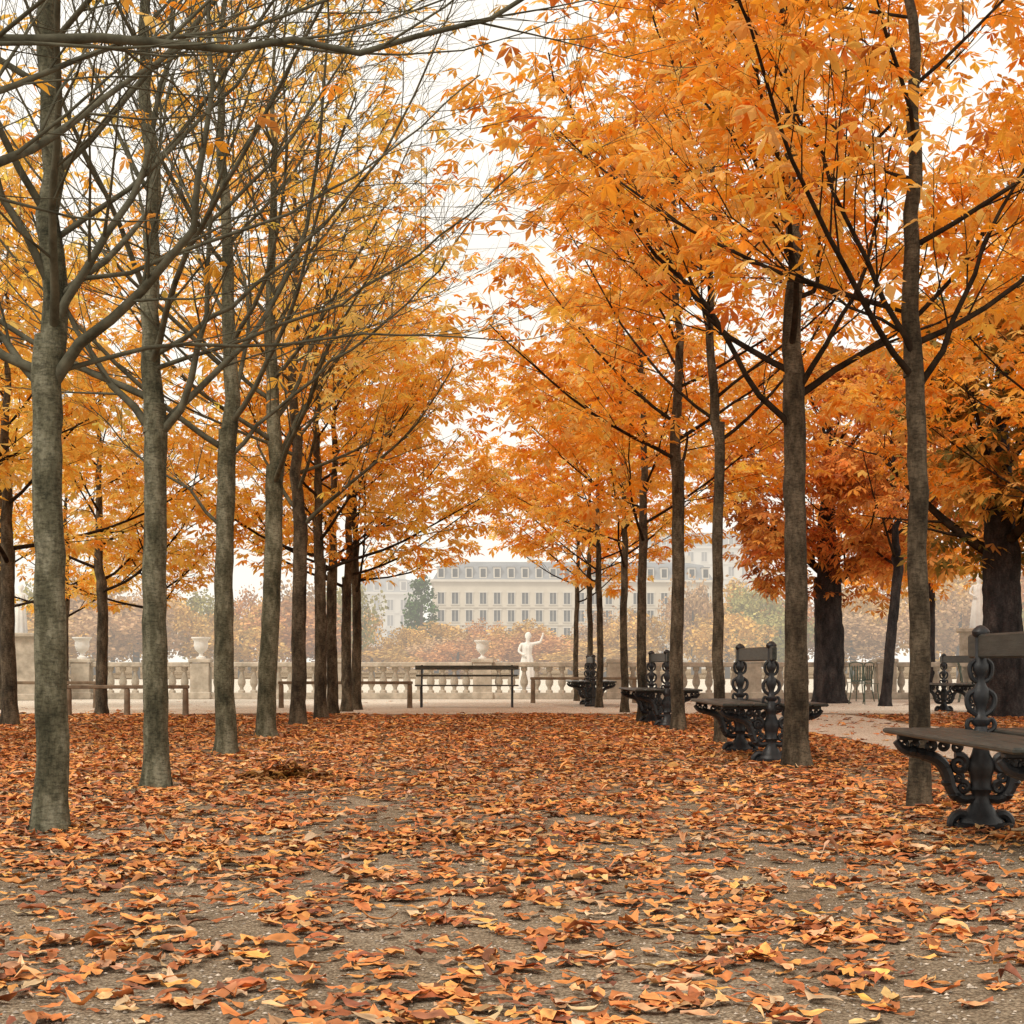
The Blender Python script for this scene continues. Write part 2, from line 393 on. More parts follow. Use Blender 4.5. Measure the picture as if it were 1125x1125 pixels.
    C = pick(pal, wp, len(P), rng)
    V, F, Cc = palmate(P, H, size, rng, C, nl, lod)
    crown = mesh_np('crown', V, [F], M_LEAF, cols=Cc)
    return trunk, branches, crown

def put_tree(meshes, loc, rot=0.0, scale=1.0, name='chestnut_tree', **props):
    e = obj(name, None, loc, rot, scale=(scale,) * 3, **props)
    for nm, me in zip(('trunk', 'branches', 'crown'), meshes): obj(nm, me, parent=e)
    return e

def shift(poly, y):  # (x,z) list plus y list -> 3D polyline local to the tree
    return [(p[0], yy, p[1]) for p, yy in zip(poly, y)]

G_L = 'chestnut trees lining the avenue'
LB_BARE = "young chestnut tree with nearly bare arching branches beside the leafy avenue"
LB_HALF = "young chestnut tree with thinning orange leaves beside the avenue"
LB_FULL = "young chestnut tree with dense orange autumn leaves beside the benches"
kw = dict(category='tree', group=G_L)

# left row
t = build_tree(100, r=.09, fork=2.35, height=6.6, limbs=8, spread=2.5, nleaf=60, tipbias=True, leafmin=3.7, lsize=.13,
   custom=[([(0, 0, 2.35), (.45, .45, 2.88), (1.2, .8, 2.97), (1.8, .85, 2.98), (2.2, .9, 3.07), (2.6, 1.0, 3.3)], .030),
           ([(0, 0, 2.4), (.5, .7, 2.75), (.9, 1.0, 3.05), (1.5, 1.2, 3.2), (2.1, 1.4, 3.6)], .018)])
put_tree(t, (-2.2, 4.5, 0), label=LB_BARE, **kw)
t = build_tree(101, r=.084, fork=2.38, height=7.4, limbs=13, spread=2.9, nleaf=150, tipbias=True, lean=(.004, 0), lsize=.15, twig=2, elev=(16, 58), pal=PAL_MIX, wp=W_MIX,
   custom=[(shift([(.03, 2.3), (.36, 2.62), (.64, 2.76), (.8, 2.99), (.87, 3.4), (.9, 4.1)], [0, -.1, -.25, -.35, -.4, -.4]), .036),
           (shift([(.05, 2.35), (.4, 2.47), (.92, 2.52), (1.6, 2.64), (2.4, 2.68)], [0, .1, .2, .5, .8]), .015),
           (shift([(0, 2.5), (.15, 2.8), (.3, 3.05), (.47, 3.4), (.58, 3.9), (.62, 4.7)], [0, -.05, -.1, .1, .2, .3]), .029),
           (shift([(-.02, 2.25), (-.25, 2.5), (-.5, 2.8), (-.75, 3.4)], [0, .1, .2, .2]), .027),
           (shift([(0, 2.8), (-.25, 3.3), (-.4, 3.9), (-.5, 4.8)], [0, -.2, -.3, -.4]), .024),
           (shift([(0, 2.7), (.5, 2.95), (1.0, 3.15), (1.6, 3.5), (2.2, 4.1)], [0, .1, .3, .5, .6]), .016),
           (shift([(0, 3.0), (.5, 3.4), (.9, 3.9), (1.2, 4.5), (1.4, 5.2)], [0, .1, .3, .5, .6]), .018)])
put_tree(t, (-2.19, 7.9, 0), label=LB_BARE, **kw)
t = build_tree(102, r=.088, fork=2.5, height=8.2, limbs=15, spread=3.0, nleaf=240, tipbias=True, lsize=.15, elev=(22, 58), twig=2, pal=PAL_MIX, wp=W_MIX,
   custom=[(shift([(.03, 2.45), (.25, 2.7), (.33, 3.2), (.42, 3.8), (.6, 4.6)], [0, -.1, -.1, -.2, -.3]), .032),
           (shift([(-.03, 2.45), (-.4, 2.95), (-.68, 3.35), (-.9, 4.0)], [0, 0, .1, .1]), .032),
           (shift([(.0, 2.9), (.6, 3.15), (1.3, 3.4), (2.1, 3.9), (2.8, 4.6)], [0, .1, .2, .1, 0]), .018),
           (shift([(.0, 3.0), (.7, 3.5), (1.3, 4.1), (1.8, 4.8), (2.1, 5.6)], [0, .1, .2, .1, 0]), .021)])
put_tree(t, (-2.22, 10.7, 0), label=LB_BARE, **kw)
t = build_tree(103, r=.095, fork=2.9, height=8.8, limbs=15, spread=3.1, nleaf=520, tipbias=True, lean=(.008, 0), elev=(20, 55), twig=2, lsize=.16, pal=PAL_MIX, wp=W_MIX,
   custom=[(shift([(0, 2.1), (-.35, 2.5), (-.8, 2.75), (-1.3, 3.3)], [0, 0, 0, .1]), .020),
           (shift([(0, 2.75), (.5, 3.3), (1.0, 3.7), (1.8, 4.3), (2.4, 5.1)], [0, 0, .1, .1, 0]), .024)])
put_tree(t, (-2.355, 14.45, 0), label=LB_HALF, **kw)
t = build_tree(104, r=.112, fork=3.0, height=9.0, limbs=15, spread=3.0, nleaf=900, lean=(.028, 0), lsize=.18, lod=1, pal=PAL_YEL, wp=W_YEL, twig=1)
put_tree(t, (-2.47, 18.0, 0), label=LB_HALF, **kw)
t = build_tree(105, r=.108, fork=2.8, height=9.0, limbs=15, spread=2.9, nleaf=1300, lean=(.012, 0), lsize=.18, bark=M_BARKR, lod=1, twig=1, pal=PAL_MIX, wp=W_MIX)
put_tree(t, (-2.53, 21.6, 0), label=LB_HALF, **kw)
LV = [build_tree(106 + i, r=.10, fork=2.35, height=8.0, limbs=14, spread=2.8, nleaf=1800, lean=(.008, 0), lsize=.195, elev=(6, 45),
                 branch=M_BRANCHR, bark=M_BARKR, pal=PAL_YEL if i else PAL_MIX, wp=W_YEL if i else W_MIX, lod=1) for i in range(2)]
for k, (x, y, rz, sc) in enumerate([(-2.45, 24.1, .5, 1), (-2.47, 26.3, 2.2, .97), (-2.37, 27.9, 4.0, .97), (-2.28, 29.0, 5.1, .95)]):
    put_tree(LV[(k + 1) % 2], (x, y, 0), rz, sc, label=LB_HALF, **kw)
YV = [build_tree(120 + i, r=.11, fork=2.3, height=7.4, limbs=12, spread=2.7, nleaf=1900, lsize=.2, branch=M_BRANCHR, bark=M_BARKR,
                 pal=PAL_YEL, wp=W_YEL, elev=(5, 45), lod=1) for i in range(2)]
for k, (x, y, rz, sc) in enumerate([(-6.54, 21.6, .4, 1), (-6.4, 26.3, 1.9, .93), (-5.85, 27.5, 3.3, .75), (-6.5, 17.6, 4.4, 1.0), (-6.6, 13.8, 5.6, .98),
                                    (-8.9, 29.0, 2.6, .85), (-8.42, 31.5, 2.9, .8)]):
    put_tree(YV[k % 2], (x, y, 0), rz, sc, category='tree', group='chestnut trees of the side rows',
             label="young chestnut tree with yellow orange leaves near the low rail")

# right row
kr = dict(bark=M_BARKR, branch=M_BRANCHR)
t = build_tree(200, r=.085, fork=2.5, height=6.8, limbs=11, spread=2.7, nleaf=1700, lsize=.135, leafmin=3.0, **kr)
put_tree(t, (2.65, 5.0, 0), label=LB_FULL, **kw)
t = build_tree(201, r=.062, fork=2.6, height=7.4, limbs=12, spread=2.7, nleaf=2300, lsize=.148, lean=(-.008, 0), leafmin=2.95, leadk=.92, elev=(8, 46),
   custom=[(shift([(0, 2.6), (-.32, 3.16), (-.59, 3.8), (-.86, 4.29), (-1.2, 4.8)], [0, -.1, -.1, -.2, -.2]), .022),
           (shift([(0, 2.5), (.27, 3.0), (.35, 3.38), (.62, 3.75), (.9, 4.3)], [0, -.1, -.1, -.1, 0]), .022),
           (shift([(0, 2.75), (-.4, 2.95), (-.8, 3.25), (-1.3, 3.9)], [0, 0, .1, .3]), .013)], **kr)
put_tree(t, (2.61, 9.15, 0), label=LB_FULL, **kw)
t = build_tree(202, r=.100, fork=3.1, height=8.4, limbs=13, spread=2.9, nleaf=2500, lsize=.158, leafmin=3.0, leadk=.88, elev=(8, 46),
   custom=[(shift([(0, 2.75), (-.42, 3.18), (-.72, 3.7), (-1.32, 4.3), (-1.77, 5.06), (-2.07, 5.9)], [0, -.1, -.2, -.2, -.1, 0]), .030),
           (shift([(0, 3.1), (.4, 3.78), (.63, 4.46), (.8, 5.3)], [0, -.1, -.1, -.1]), .028)], **kr)
put_tree(t, (2.64, 12.8, 0), label=LB_FULL, **kw)
t = build_tree(203, r=.062, fork=3.3, height=8.8, limbs=13, spread=2.9, nleaf=2200, lsize=.17, leafmin=3.1, leadk=.92, lod=1, twig=1, **kr)
put_tree(t, (2.60, 16.6, 0), label=LB_FULL, **kw)
t = build_tree(204, r=.088, fork=3.3, height=9.0, limbs=14, spread=2.8, nleaf=2200, lsize=.18, leafmin=2.9, leadk=.88, lod=1, **kr)
put_tree(t, (2.56, 19.8, 0), label=LB_FULL, **kw)
RV = [build_tree(205 + i, r=.07, fork=2.6, height=8.2, limbs=14, spread=2.7, nleaf=2300, lsize=.19, leafmin=2.2, leadk=.88, lod=1, elev=(6, 46),
                 pal=PAL_MIX if i else PAL_ORANGE, wp=W_MIX if i else W_ORANGE, **kr) for i in range(2)]
for k, (x, y, rz, sc) in enumerate([(2.42, 22.8, .3, 1.05), (2.6, 27.4, 2.0, 1.0), (2.39, 30.5, 3.9, .97), (2.42, 33.6, 5.0, .93), (2.3, 36.0, 1.0, .9)]):
    put_tree(RV[k % 2], (x, y, 0), rz, sc, label=LB_FULL, **kw)
for k, (x, y, rz, sc) in enumerate([(6.9, 16.4, 1.3, 1.0), (7.2, 12.0, 1.9, 1.05), (7.9, 20.5, 2.9, 1.0)]):
    put_tree(RV[k % 2], (x, y, 0), rz, sc, category='tree', group='chestnut trees of the side rows',
             label="chestnut tree with orange leaves beyond the sandy path")

# big old chestnuts with drooping crowns
def big_tree(seed, r, cz, rx, ry, rz, nleaf, pal, wp, cx=0.0, lean=(0, 0), zmin=2.2, lsize=.22):
    rng = np.random.default_rng(seed)
    tr, br, _ = build_tree(seed, r=r, fork=2.6, height=cz + rz * .8, limbs=10, spread=rx * .9, nleaf=10, bark=M_BARKD, branch=M_BRANCHR, lean=lean, maxlevel=2, lod=1)
    nb = 110
    d = unit(rng.normal(0, 1, (nb, 3))); rr = rng.uniform(.45, 1.0, (nb, 1)) ** .6
    c = d * rr * np.array([rx, ry, rz]) + np.array([cx, 0, cz]); br_ = rng.uniform(.4, .8, nb)
    k = rng.integers(0, nb, nleaf); q = unit(rng.normal(0, 1, (nleaf, 3))); q[:, 2] = q[:, 2] * .55 + .1
    P = c[k] + q * br_[k][:, None] * rng.uniform(.6, 1.05, (nleaf, 1)); H = q + rng.normal(0, .4, (nleaf, 3))
    m = P[:, 2] > zmin + rng.normal(0, .15, nleaf); P = P[m]; H = H[m]; k = k[m]
    C = pick(pal, wp, len(P), rng) * rng.uniform(.75, 1.2, nb)[k][:, None]
    V, F, Cc = palmate(P, H, rng.uniform(.8, 1.3, len(P)) * lsize, rng, np.clip(C, .004, .95), lod=1)
    return tr, br, mesh_np('crown', V, [F], M_LEAF, cols=Cc)
BA = big_tree(301, .34, 5.0, 3.0, 2.7, 2.9, 4800, PAL_BRN, W_BRN, cx=.4)
put_tree(BA, (7.7, 34.0, 0), category='tree', label="large old chestnut with drooping rust brown crown and dark trunk")
BB = big_tree(302, .34, 4.9, 2.6, 2.6, 2.9, 5600, PAL_GRN, W_GRN, cx=.9, zmin=2.4)
put_tree(BB, (8.5, 25.0, 0), category='tree', label="large old chestnut with thick dark trunk and brown green crown")
BC = big_tree(303, .16, 5.2, 3.0, 2.6, 2.6, 4000, PAL_ORANGE, W_ORANGE)
put_tree(BC, (12.0, 41.0, 0), category='tree', label="old chestnut with thick rust crown beside the gravel")
put_tree(BC, (14.6, 36.5, 0), 2.0, category='tree', label="old chestnut with thick orange crown near the stone pedestal")
BD = build_tree(304, r=.11, fork=2.9, height=6.8, limbs=9, spread=2.4, nleaf=1900, lsize=.2, lean=(.09, 0), pal=PAL_BRN, wp=W_BRN, bark=M_BARKD, branch=M_BRANCHR, leafmin=2.6, lod=1)
put_tree(BD, (8.3, 31.5, 0), category='tree', label="slender leaning chestnut with dark trunk and rust leaves")

# ------------------------------------------------------------------ distant garden trees
def far_crown(seed, w, h, zb, pal, n=4200, cone=False):
    rng = np.random.default_rng(seed); nb = 50
    u = rng.uniform(0, 1, nb); d = unit(rng.normal(0, 1, (nb, 3)))
    c = d * rng.uniform(.4, .95, (nb, 1)) * np.array([w / 2, w / 2, h / 2]) + np.array([0, 0, zb + h / 2])
    if cone:
        c[:, 2] = zb + u * h; c[:, :2] = d[:, :2] * (w / 2) * (1 - u * .85)[:, None]
    b = rng.uniform(.08, .17, nb) * w
    k = rng.integers(0, nb, n); q = unit(rng.normal(0, 1, (n, 3)))
    P = c[k] + q * (b[k] * rng.uniform(.4, 1.25, n))[:, None]
    a = unit(rng.normal(0, 1, (n, 3))); bb = unit(np.cross(a, rng.normal(0, 1, (n, 3)))); s = rng.uniform(.10, .22, (n, 1))
    V = np.stack([P - a * s, P + bb * s * .7, P + a * s, P - bb * s * .7], 1).reshape(-1, 3)
    F = np.arange(n * 4).reshape(-1, 4)
    C = np.array(pal)[rng.integers(0, len(pal), n)] * rng.uniform(.85, 1.15, (n, 1)) * rng.uniform(.6, 1.2, nb)[k][:, None]
    return mesh_np('crown', V, [F], M_FARLEAF, cols=np.repeat(np.clip(C, .01, .9), 4, 0))
def far_trunk(h, r):
    b = MB(); b.tube([(0, 0, 0), (.05, 0, h * .5), (0, .05, h)], [r, r * .8, r * .3], 7)
    b.tube([(0, 0, h * .45), (h * .12, 0, h * .7), (h * .2, 0, h * .9)], [r * .5, r * .3, r * .1], 5)
    b.tube([(0, 0, h * .4), (-h * .12, 0, h * .65), (-h * .2, 0, h * .85)], [r * .5, r * .3, r * .1], 5)
    return b.mesh('trunk', M_FARBARK, True)
FT = far_trunk(5.5, .22)
TAN = [(0.50, .31, .17), (.54, .35, .18)]
OCH = [(0.62, .38, .12), (.68, .40, .11), (.55, .36, .13)]
RUST = [(0.50, .24, .10), (.58, .29, .11)]
GRN = [(0.08, .15, .05), (.11, .18, .06), (.06, .11, .04)]
YGR = [(0.34, .32, .12), (.40, .34, .12)]
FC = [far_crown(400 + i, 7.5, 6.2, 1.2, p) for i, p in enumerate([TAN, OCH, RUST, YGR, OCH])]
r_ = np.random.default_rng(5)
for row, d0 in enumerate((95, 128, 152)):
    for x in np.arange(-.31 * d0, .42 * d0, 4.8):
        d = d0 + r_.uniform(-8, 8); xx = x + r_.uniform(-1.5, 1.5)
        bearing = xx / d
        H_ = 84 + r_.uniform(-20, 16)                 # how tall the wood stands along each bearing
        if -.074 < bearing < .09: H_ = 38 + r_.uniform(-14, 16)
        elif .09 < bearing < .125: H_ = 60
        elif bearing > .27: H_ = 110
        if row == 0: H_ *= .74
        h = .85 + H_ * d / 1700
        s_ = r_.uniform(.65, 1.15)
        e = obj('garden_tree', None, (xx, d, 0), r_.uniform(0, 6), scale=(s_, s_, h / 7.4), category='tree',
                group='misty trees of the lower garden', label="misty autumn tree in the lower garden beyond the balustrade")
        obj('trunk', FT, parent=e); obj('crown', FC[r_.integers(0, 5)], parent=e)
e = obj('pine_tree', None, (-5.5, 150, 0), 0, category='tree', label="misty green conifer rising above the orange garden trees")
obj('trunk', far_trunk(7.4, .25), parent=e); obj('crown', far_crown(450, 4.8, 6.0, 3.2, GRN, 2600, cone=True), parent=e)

# ------------------------------------------------------------------ ground
def sheet(name, x0, x1, y0, y1, z, mat, label, cat='ground'):
    b = MB(); b.add([(x0, y0, z), (x1, y0, z), (x1, y1, z), (x0, y1, z)], [(0, 1, 2, 3)])
    return obj(name, b.mesh(name, mat), kind='structure', label=label, category=cat)
sheet('ground', -900, 900, -60, 1800, 0, M_GROUND, 'grey brown gravel ground of the park avenue')
def strip(name, edgeA, edgeB, z, mat, label):
    n = len(edgeA); V = [(x, y, z) for x, y in edgeA] + [(x, y, z) for x, y in edgeB]
    b = MB(); b.add(V, [(i, i + 1, n + i + 1, n + i) for i in range(n - 1)])
    return obj(name, b.mesh(name, mat), kind='structure', label=label, category='path')
xs = np.linspace(-40, 40, 120)
strip('terrace_path', [(x, 26.6 + .25 * math.sin(x * 1.3) + .12 * math.sin(x * 3.7)) for x in xs], [(x, 90) for x in xs], .004, M_PATH, 'pale sandy terrace path in front of the balustrade')
ys = np.linspace(3, 26.2, 80)
strip('path', [(4.15 + .1 * math.sin(y * 1.9) + .06 * math.sin(y * 4.3), y) for y in ys], [(6.2 + .15 * math.sin(y * 1.3 + 1), y) for y in ys], .008, M_PATH, 'pale sandy side path beside the benches')

# ------------------------------------------------------------------ fallen leaves
class VNoise:
    def __init__(s, seed, cell): s.g = np.random.default_rng(seed).random((256, 256)); s.c = cell
    def __call__(s, x, y):
        x = x / s.c + 100; y = y / s.c + 100; i = np.floor(x).astype(int); j = np.floor(y).astype(int); u = x - i; v = y - j
        u = u * u * (3 - 2 * u); v = v * v * (3 - 2 * v); i %= 255; j %= 255; g = s.g
        return (g[i, j] * (1 - u) + g[i + 1, j] * u) * (1 - v) + (g[i, j + 1] * (1 - u) + g[i + 1, j + 1] * u) * v
n1 = VNoise(1, .6); n2 = VNoise(2, .2); n3 = VNoise(3, 1.3)
PAL_LIT = np.array([(0.80, 0.33, 0.10), (0.66, 0.23, 0.07), (0.46, 0.15, 0.055), (0.80, 0.44, 0.20), (0.66, 0.44, 0.27), (0.27, 0.10, 0.05), (0.50, 0.26, 0.13), (0.90, 0.42, 0.12)])
W_LIT = np.array([.22, .19, .18, .11, .07, .10, .07, .09])

def ground_leaves(X, Y, size, rng, rows, curl=1.0, pal=PAL_LIT, wp=W_LIT, lift=.010, yaw=None):
    n = len(X)
    if yaw is None: yaw = rng.uniform(0, 2 * np.pi, n)
    tv = np.linspace(0, 1, rows); wprof = np.interp(tv, [0, .12, .35, .62, .85, 1], [.06, .30, .74, 1.0, .70, .06])
    cc = curl * np.clip(rng.gamma(1.3, .42, n), 0, 1.6)        # most leaves lie nearly flat, a few curl
    bend = rng.normal(.10, .42, n) * cc; cup = rng.uniform(-.4, .85, n) * cc; tilt = rng.normal(0, .04, n) * cc; roll = rng.normal(0, .13, n) * cc
    twist = rng.normal(0, .45, n) * cc; hw = size * rng.uniform(.125, .225, n)
    T = tv[None, :]; lx = (T - .5) * size[:, None]
    zc = ((T - .5) ** 2) * size[:, None] * bend[:, None] * 1.0 + lx * tilt[:, None] + size[:, None] * .025 * np.sin(T * 9 + rng.uniform(0, 6, (n, 1)))
    yb = size[:, None] * np.sin(T * 3.0) * rng.normal(0, .13, n)[:, None]
    pts = []
    for s in (-1, 0, 1):
        wv = hw[:, None] * wprof[None, :] * s * (1 + rng.normal(0, .14, (n, rows)))
        rl = roll[:, None] + twist[:, None] * (T - .5)
        yy = yb + wv * np.cos(rl) * (1 - .2 * np.abs(cup[:, None]))
        zz = zc + abs(s) * hw[:, None] * wprof[None, :] * cup[:, None] * .7 + wv * np.sin(rl) + abs(s) * rng.normal(0, .20, (n, rows)) * hw[:, None]
        pts.append(np.stack([np.broadcast_to(lx, yy.shape), yy, zz], -1))
    L = np.stack(pts, 2)
    zmin = L[..., 2].reshape(n, -1).min(1); L[..., 2] -= zmin[:, None, None]; L[..., 2] += (.003 + rng.uniform(0, lift, n))[:, None, None]
    c, s = np.cos(yaw)[:, None, None], np.sin(yaw)[:, None, None]
    x = L[..., 0] * c - L[..., 1] * s + X[:, None, None]; y = L[..., 0] * s + L[..., 1] * c + Y[:, None, None]
    V = np.stack([x, y, L[..., 2]], -1).reshape(-1, 3)
    base = np.arange(n)[:, None] * rows * 3; F = []
    for r in range(rows - 1):
        for q in (0, 1): F.append(base + [r * 3 + q, r * 3 + q + 1, (r + 1) * 3 + q + 1, (r + 1) * 3 + q])
    C = pick(pal, wp, n, rng, .16)
    C = np.repeat(C, rows * 3, 0).reshape(n, rows, 3, 3).copy()
    C[:, :, 1, :] *= .78                                      # darker midrib
    C *= (1 + rng.normal(0, .16, (n, rows, 3, 1)))
    return V, np.concatenate(F), np.clip(C.reshape(-1, 3), .006, .95)

def litter(name, N_, y0, y1, wfun, dens, smin, smax, rows, label, seed, curl=1.0, cx=0.0):
    rng = np.random.default_rng(seed)
    Y = rng.uniform(y0, y1, N_); hw_ = wfun(Y); X = rng.uniform(-1, 1, N_) * hw_ + cx
    f = .42 * n1(X, Y) + .32 * n2(X, Y) + .26 * n3(X, Y)
    keep = rng.random(N_) < dens(X, Y, f); X = X[keep]; Y = Y[keep]
    S = smin + (smax - smin) * rng.beta(1.6, 2.0, len(X)); yaw = rng.uniform(0, 2 * np.pi, len(X))
    # some leaflets still joined in palmate fans: neighbours share a base point and fan out
    m = len(X) // 9; k0 = np.arange(m) * 9
    for j in (1, 2, 3):
        a = yaw[k0] + (j - 1.5) * .55; b = yaw[k0]
        bx = X[k0] - np.cos(b) * S[k0] * .5; by = Y[k0] - np.sin(b) * S[k0] * .5
        yaw[k0 + j] = a; X[k0 + j] = bx + np.cos(a) * S[k0 + j] * .5; Y[k0 + j] = by + np.sin(a) * S[k0 + j] * .5
    V, F, C = ground_leaves(X, Y, S, rng, rows, curl=curl, yaw=yaw)
    me = mesh_np(name, V, [F], M_LITTER, smooth=True, cols=C)
    return obj(name, me, kind='stuff', label=label, category='fallen leaves')
sm = lambda v, a, b: np.clip((v - a) / (b - a), 0, 1) ** 1.1
def cover(X, Y, f):
    p = (.50 + .050 * (Y - 3)) * (.42 + 1.05 * sm(f, .34, .62))
    p = np.where(np.abs(X + .1) > 1.9, p + .10, p)
    p = np.where((X > 4.1) & (X < 6.2), p * .04, p)
    return np.clip(p, 0, 1)
def npts(y0, y1, a, b, rho): return int(rho * (a * (y1 ** 2 - y0 ** 2) + 2 * b * (y1 - y0)))
litter('fallen_leaves', npts(2.6, 7.0, .36, .9, 430), 2.6, 7.0, lambda y: y * .36 + .9, cover, .05, .145, 7,
       "thin orange and brown chestnut leaves scattered over gravel", 21, 1.0)
litter('fallen_leaves', npts(7.0, 11.0, .30, 1.8, 400), 7.0, 11.0, lambda y: y * .30 + 1.8, cover, .055, .15, 6,
       "copper and tan chestnut leaves spread over the gravel", 25, 1.0, cx=.3)
litter('fallen_leaves', npts(11.0, 17.0, .30, 2.0, 320), 11.0, 17.0, lambda y: y * .30 + 2.0, cover, .07, .155, 5,
       "dense carpet of orange brown leaves between the tree rows", 22, 1.05, cx=.6)
litter('fallen_leaves', npts(17.0, 28.0, .32, 2.0, 180), 17.0, 28.0, lambda y: y * .32 + 2.0, lambda X, Y, f: cover(X, Y, f) * np.clip((26.7 + .5 * np.sin(X * 1.7) - Y) / 1.2, .010, 1), .09, .17, 4,
       "dense carpet of rust leaves reaching the sandy terrace", 23, 1.0, cx=.8)
litter('fallen_leaves', 350, 28, 37, lambda y: 10 + 0 * y, lambda X, Y, f: .30 + 0 * X, .08, .12, 4,
       "few stray leaves on the pale terrace path", 24, .5)
# small heap of leaves by the avenue
rng = np.random.default_rng(31); nn_ = 240
a = rng.uniform(0, 6.28, nn_); rr = np.abs(rng.normal(0, .16, nn_))
V, F, C = ground_leaves(-1.38 + rr * np.cos(a) * 1.6, 11.3 + rr * np.sin(a), rng.uniform(.09, .15, nn_), rng, 6, curl=1.6, pal=PAL_BRN, wp=W_BRN)
V[:, 2] += np.repeat(np.clip(.10 - rr * .3, 0, .10) * rng.uniform(0, 1, nn_), 18)
obj('leaf_heap', mesh_np('leaf_heap', V, [F], M_LITTER, smooth=True, cols=C * .45), kind='stuff', category='fallen leaves', label="small heap of dark rust leaves on the gravel")
# little stones
rng = np.random.default_rng(41); ns = 12000; Y = rng.uniform(2.6, 9, ns); X = rng.uniform(-1, 1, ns) * (Y * .36 + .6); s = rng.uniform(.002, .008, ns)
octv = np.array([(1, 0, 0), (0, 1, 0), (-1, 0, 0), (0, -1, 0), (0, 0, .7), (0, 0, -.5)]); octf = np.array([(0, 1, 4), (1, 2, 4), (2, 3, 4), (3, 0, 4), (1, 0, 5), (2, 1, 5), (3, 2, 5), (0, 3, 5)])
V = (octv[None] * s[:, None, None] * rng.uniform(.6, 1.3, (ns, 6, 1)) + np.stack([X, Y, s * .3], -1)[:, None]).reshape(-1, 3)
F = (octf[None] + np.arange(ns)[:, None, None] * 6).reshape(-1, 3)
obj('gravel', mesh_np('gravel', V, [F], M_LITTER, cols=np.repeat(rng.uniform(.2, .65, (ns, 1)) * np.array([[1, .84, .68]]), 6, 0)), kind='stuff', category='gravel', label="small loose stones on the gravel ground")

# ------------------------------------------------------------------ double benches
def support_mesh():
    b = MB()
    b.box((0, 0, .018), (.29, .16, .036), b=.008)
    prof = [(.12, .03), (.115, .05), (.09, .07), (.074, .10), (.054, .13), (.042, .17), (.05, .19), (.062, .205), (.052, .22), (.058, .27), (.07, .31), (.066, .35), (.048, .39), (.04, .42),
            (.05, .44), (.054, .47), (.042, .485), (.032, .53), (.048, .545), (.05, .565), (.03, .58), (.024, .62), (.034, .65), (.046, .68), (.042, .72), (.027, .745), (.022, .78), (.032, .80),
            (.042, .82), (.042, .85), (.032, .865), (.032, .99), (.043, 1.0), (.048, 1.02), (.037, 1.035), (.018, 1.05), (.002, 1.055)]
    b.lathe(prof, seg=16, sy=.75)
    b.box((0, 0, .474), (.86, .05, .028), b=.006)
    for s in (-1, 1):
        b.tube([(s * .03, 0, .16), (s * .10, 0, .15), (s * .155, 0, .20), (s * .17, 0, .28), (s * .21, 0, .355), (s * .30, 0, .39), (s * .40, 0, .405), (s * .44, 0, .455)], [.022, .026, .031, .034, .034, .030, .024, .018], 8)
        for cx, cz, R, r in ((.115, .335, .052, .022), (.262, .428, .032, .015), (.195, .432, .030, .015), (.092, .215, .032, .017), (.125, .425, .030, .015), (.345, .435, .026, .012), (.395, .440, .022, .010), (.115, .265, .026, .014)):
            q = [(s * (cx + R * (1 - .75 * k / 14) * math.cos(k * .62 + 1.2)), 0, cz + R * (1 - .75 * k / 14) * math.sin(k * .62 + 1.2)) for k in range(15)]
            b.tube(q, [r * (1 - .4 * k / 14) for k in range(15)], 7, smooth=1)
        for (lx_, lz_) in ((.172, .24), (.19, .32), (.255, .375), (.35, .40), (.135, .175), (.30, .385)):      # cast leaf bosses along the bracket
            b.lathe([(.002, -.034), (.028, -.014), (.036, 0), (.026, .018), (.002, .036)], (s * lx_, 0, lz_), seg=8)
        b.tube([(s * .06, 0, .06), (s * .115, 0, .085), (s * .155, 0, .045), (s * .15, 0, .0)], [.030, .026, .026, .022], 8)
        b.tube([(s * .02, 0, .59), (s * .065, 0, .62), (s * .075, 0, .69), (s * .03, 0, .72)], .015, 7)
        b.tube([(s * .015, 0, .76), (s * .052, 0, .78), (s * .06, 0, .85), (s * .03, 0, .875)], .013, 7)
        b.tube([(s * .03, 0, .50), (s * .075, 0, .52), (s * .065, 0, .57), (s * .03, 0, .56)], .013, 7)
    return b.mesh('leg', M_IRON, True)
def seat_mesh(L, side):
    b = MB()
    for k, (x0, w) in enumerate(((.065, .12), (.193, .12), (.321, .135))):
        b.box((side * (x0 + w / 2), 0, .5025), (w, L, .028), b=.009)
    return b.mesh('seat', M_WOOD)
def back_mesh(L):
    b = MB(); b.box((0, 0, .945), (.042, L, .125), b=.010); return b.mesh('backrest', M_WOOD)
SUP = support_mesh(); SE1 = seat_mesh(2.0, 1); SE2 = seat_mesh(2.0, -1); BK = back_mesh(1.9)
LBN = "double sided park bench with ornate black iron legs and dark slats"
GB = 'double sided cast iron benches along the avenue'
bench = obj('park_bench', None, (2.60, 7.2, 0), 0, label=LBN, category='bench', group=GB)
obj('leg', SUP, (0, .8, 0), parent=bench); obj('leg', SUP, (0, -.8, 0), parent=bench)
obj('seat', SE1, parent=bench); obj('seat', SE2, parent=bench); obj('backrest', BK, parent=bench)
for (x, y, rz) in ((2.55, 14.25, 0), (2.55, 21.8, .02), (2.33, 32.0, 0), (8.5, 27.3, .05)):
    copy_thing(bench, (x, y, 0), rz, label=LBN)

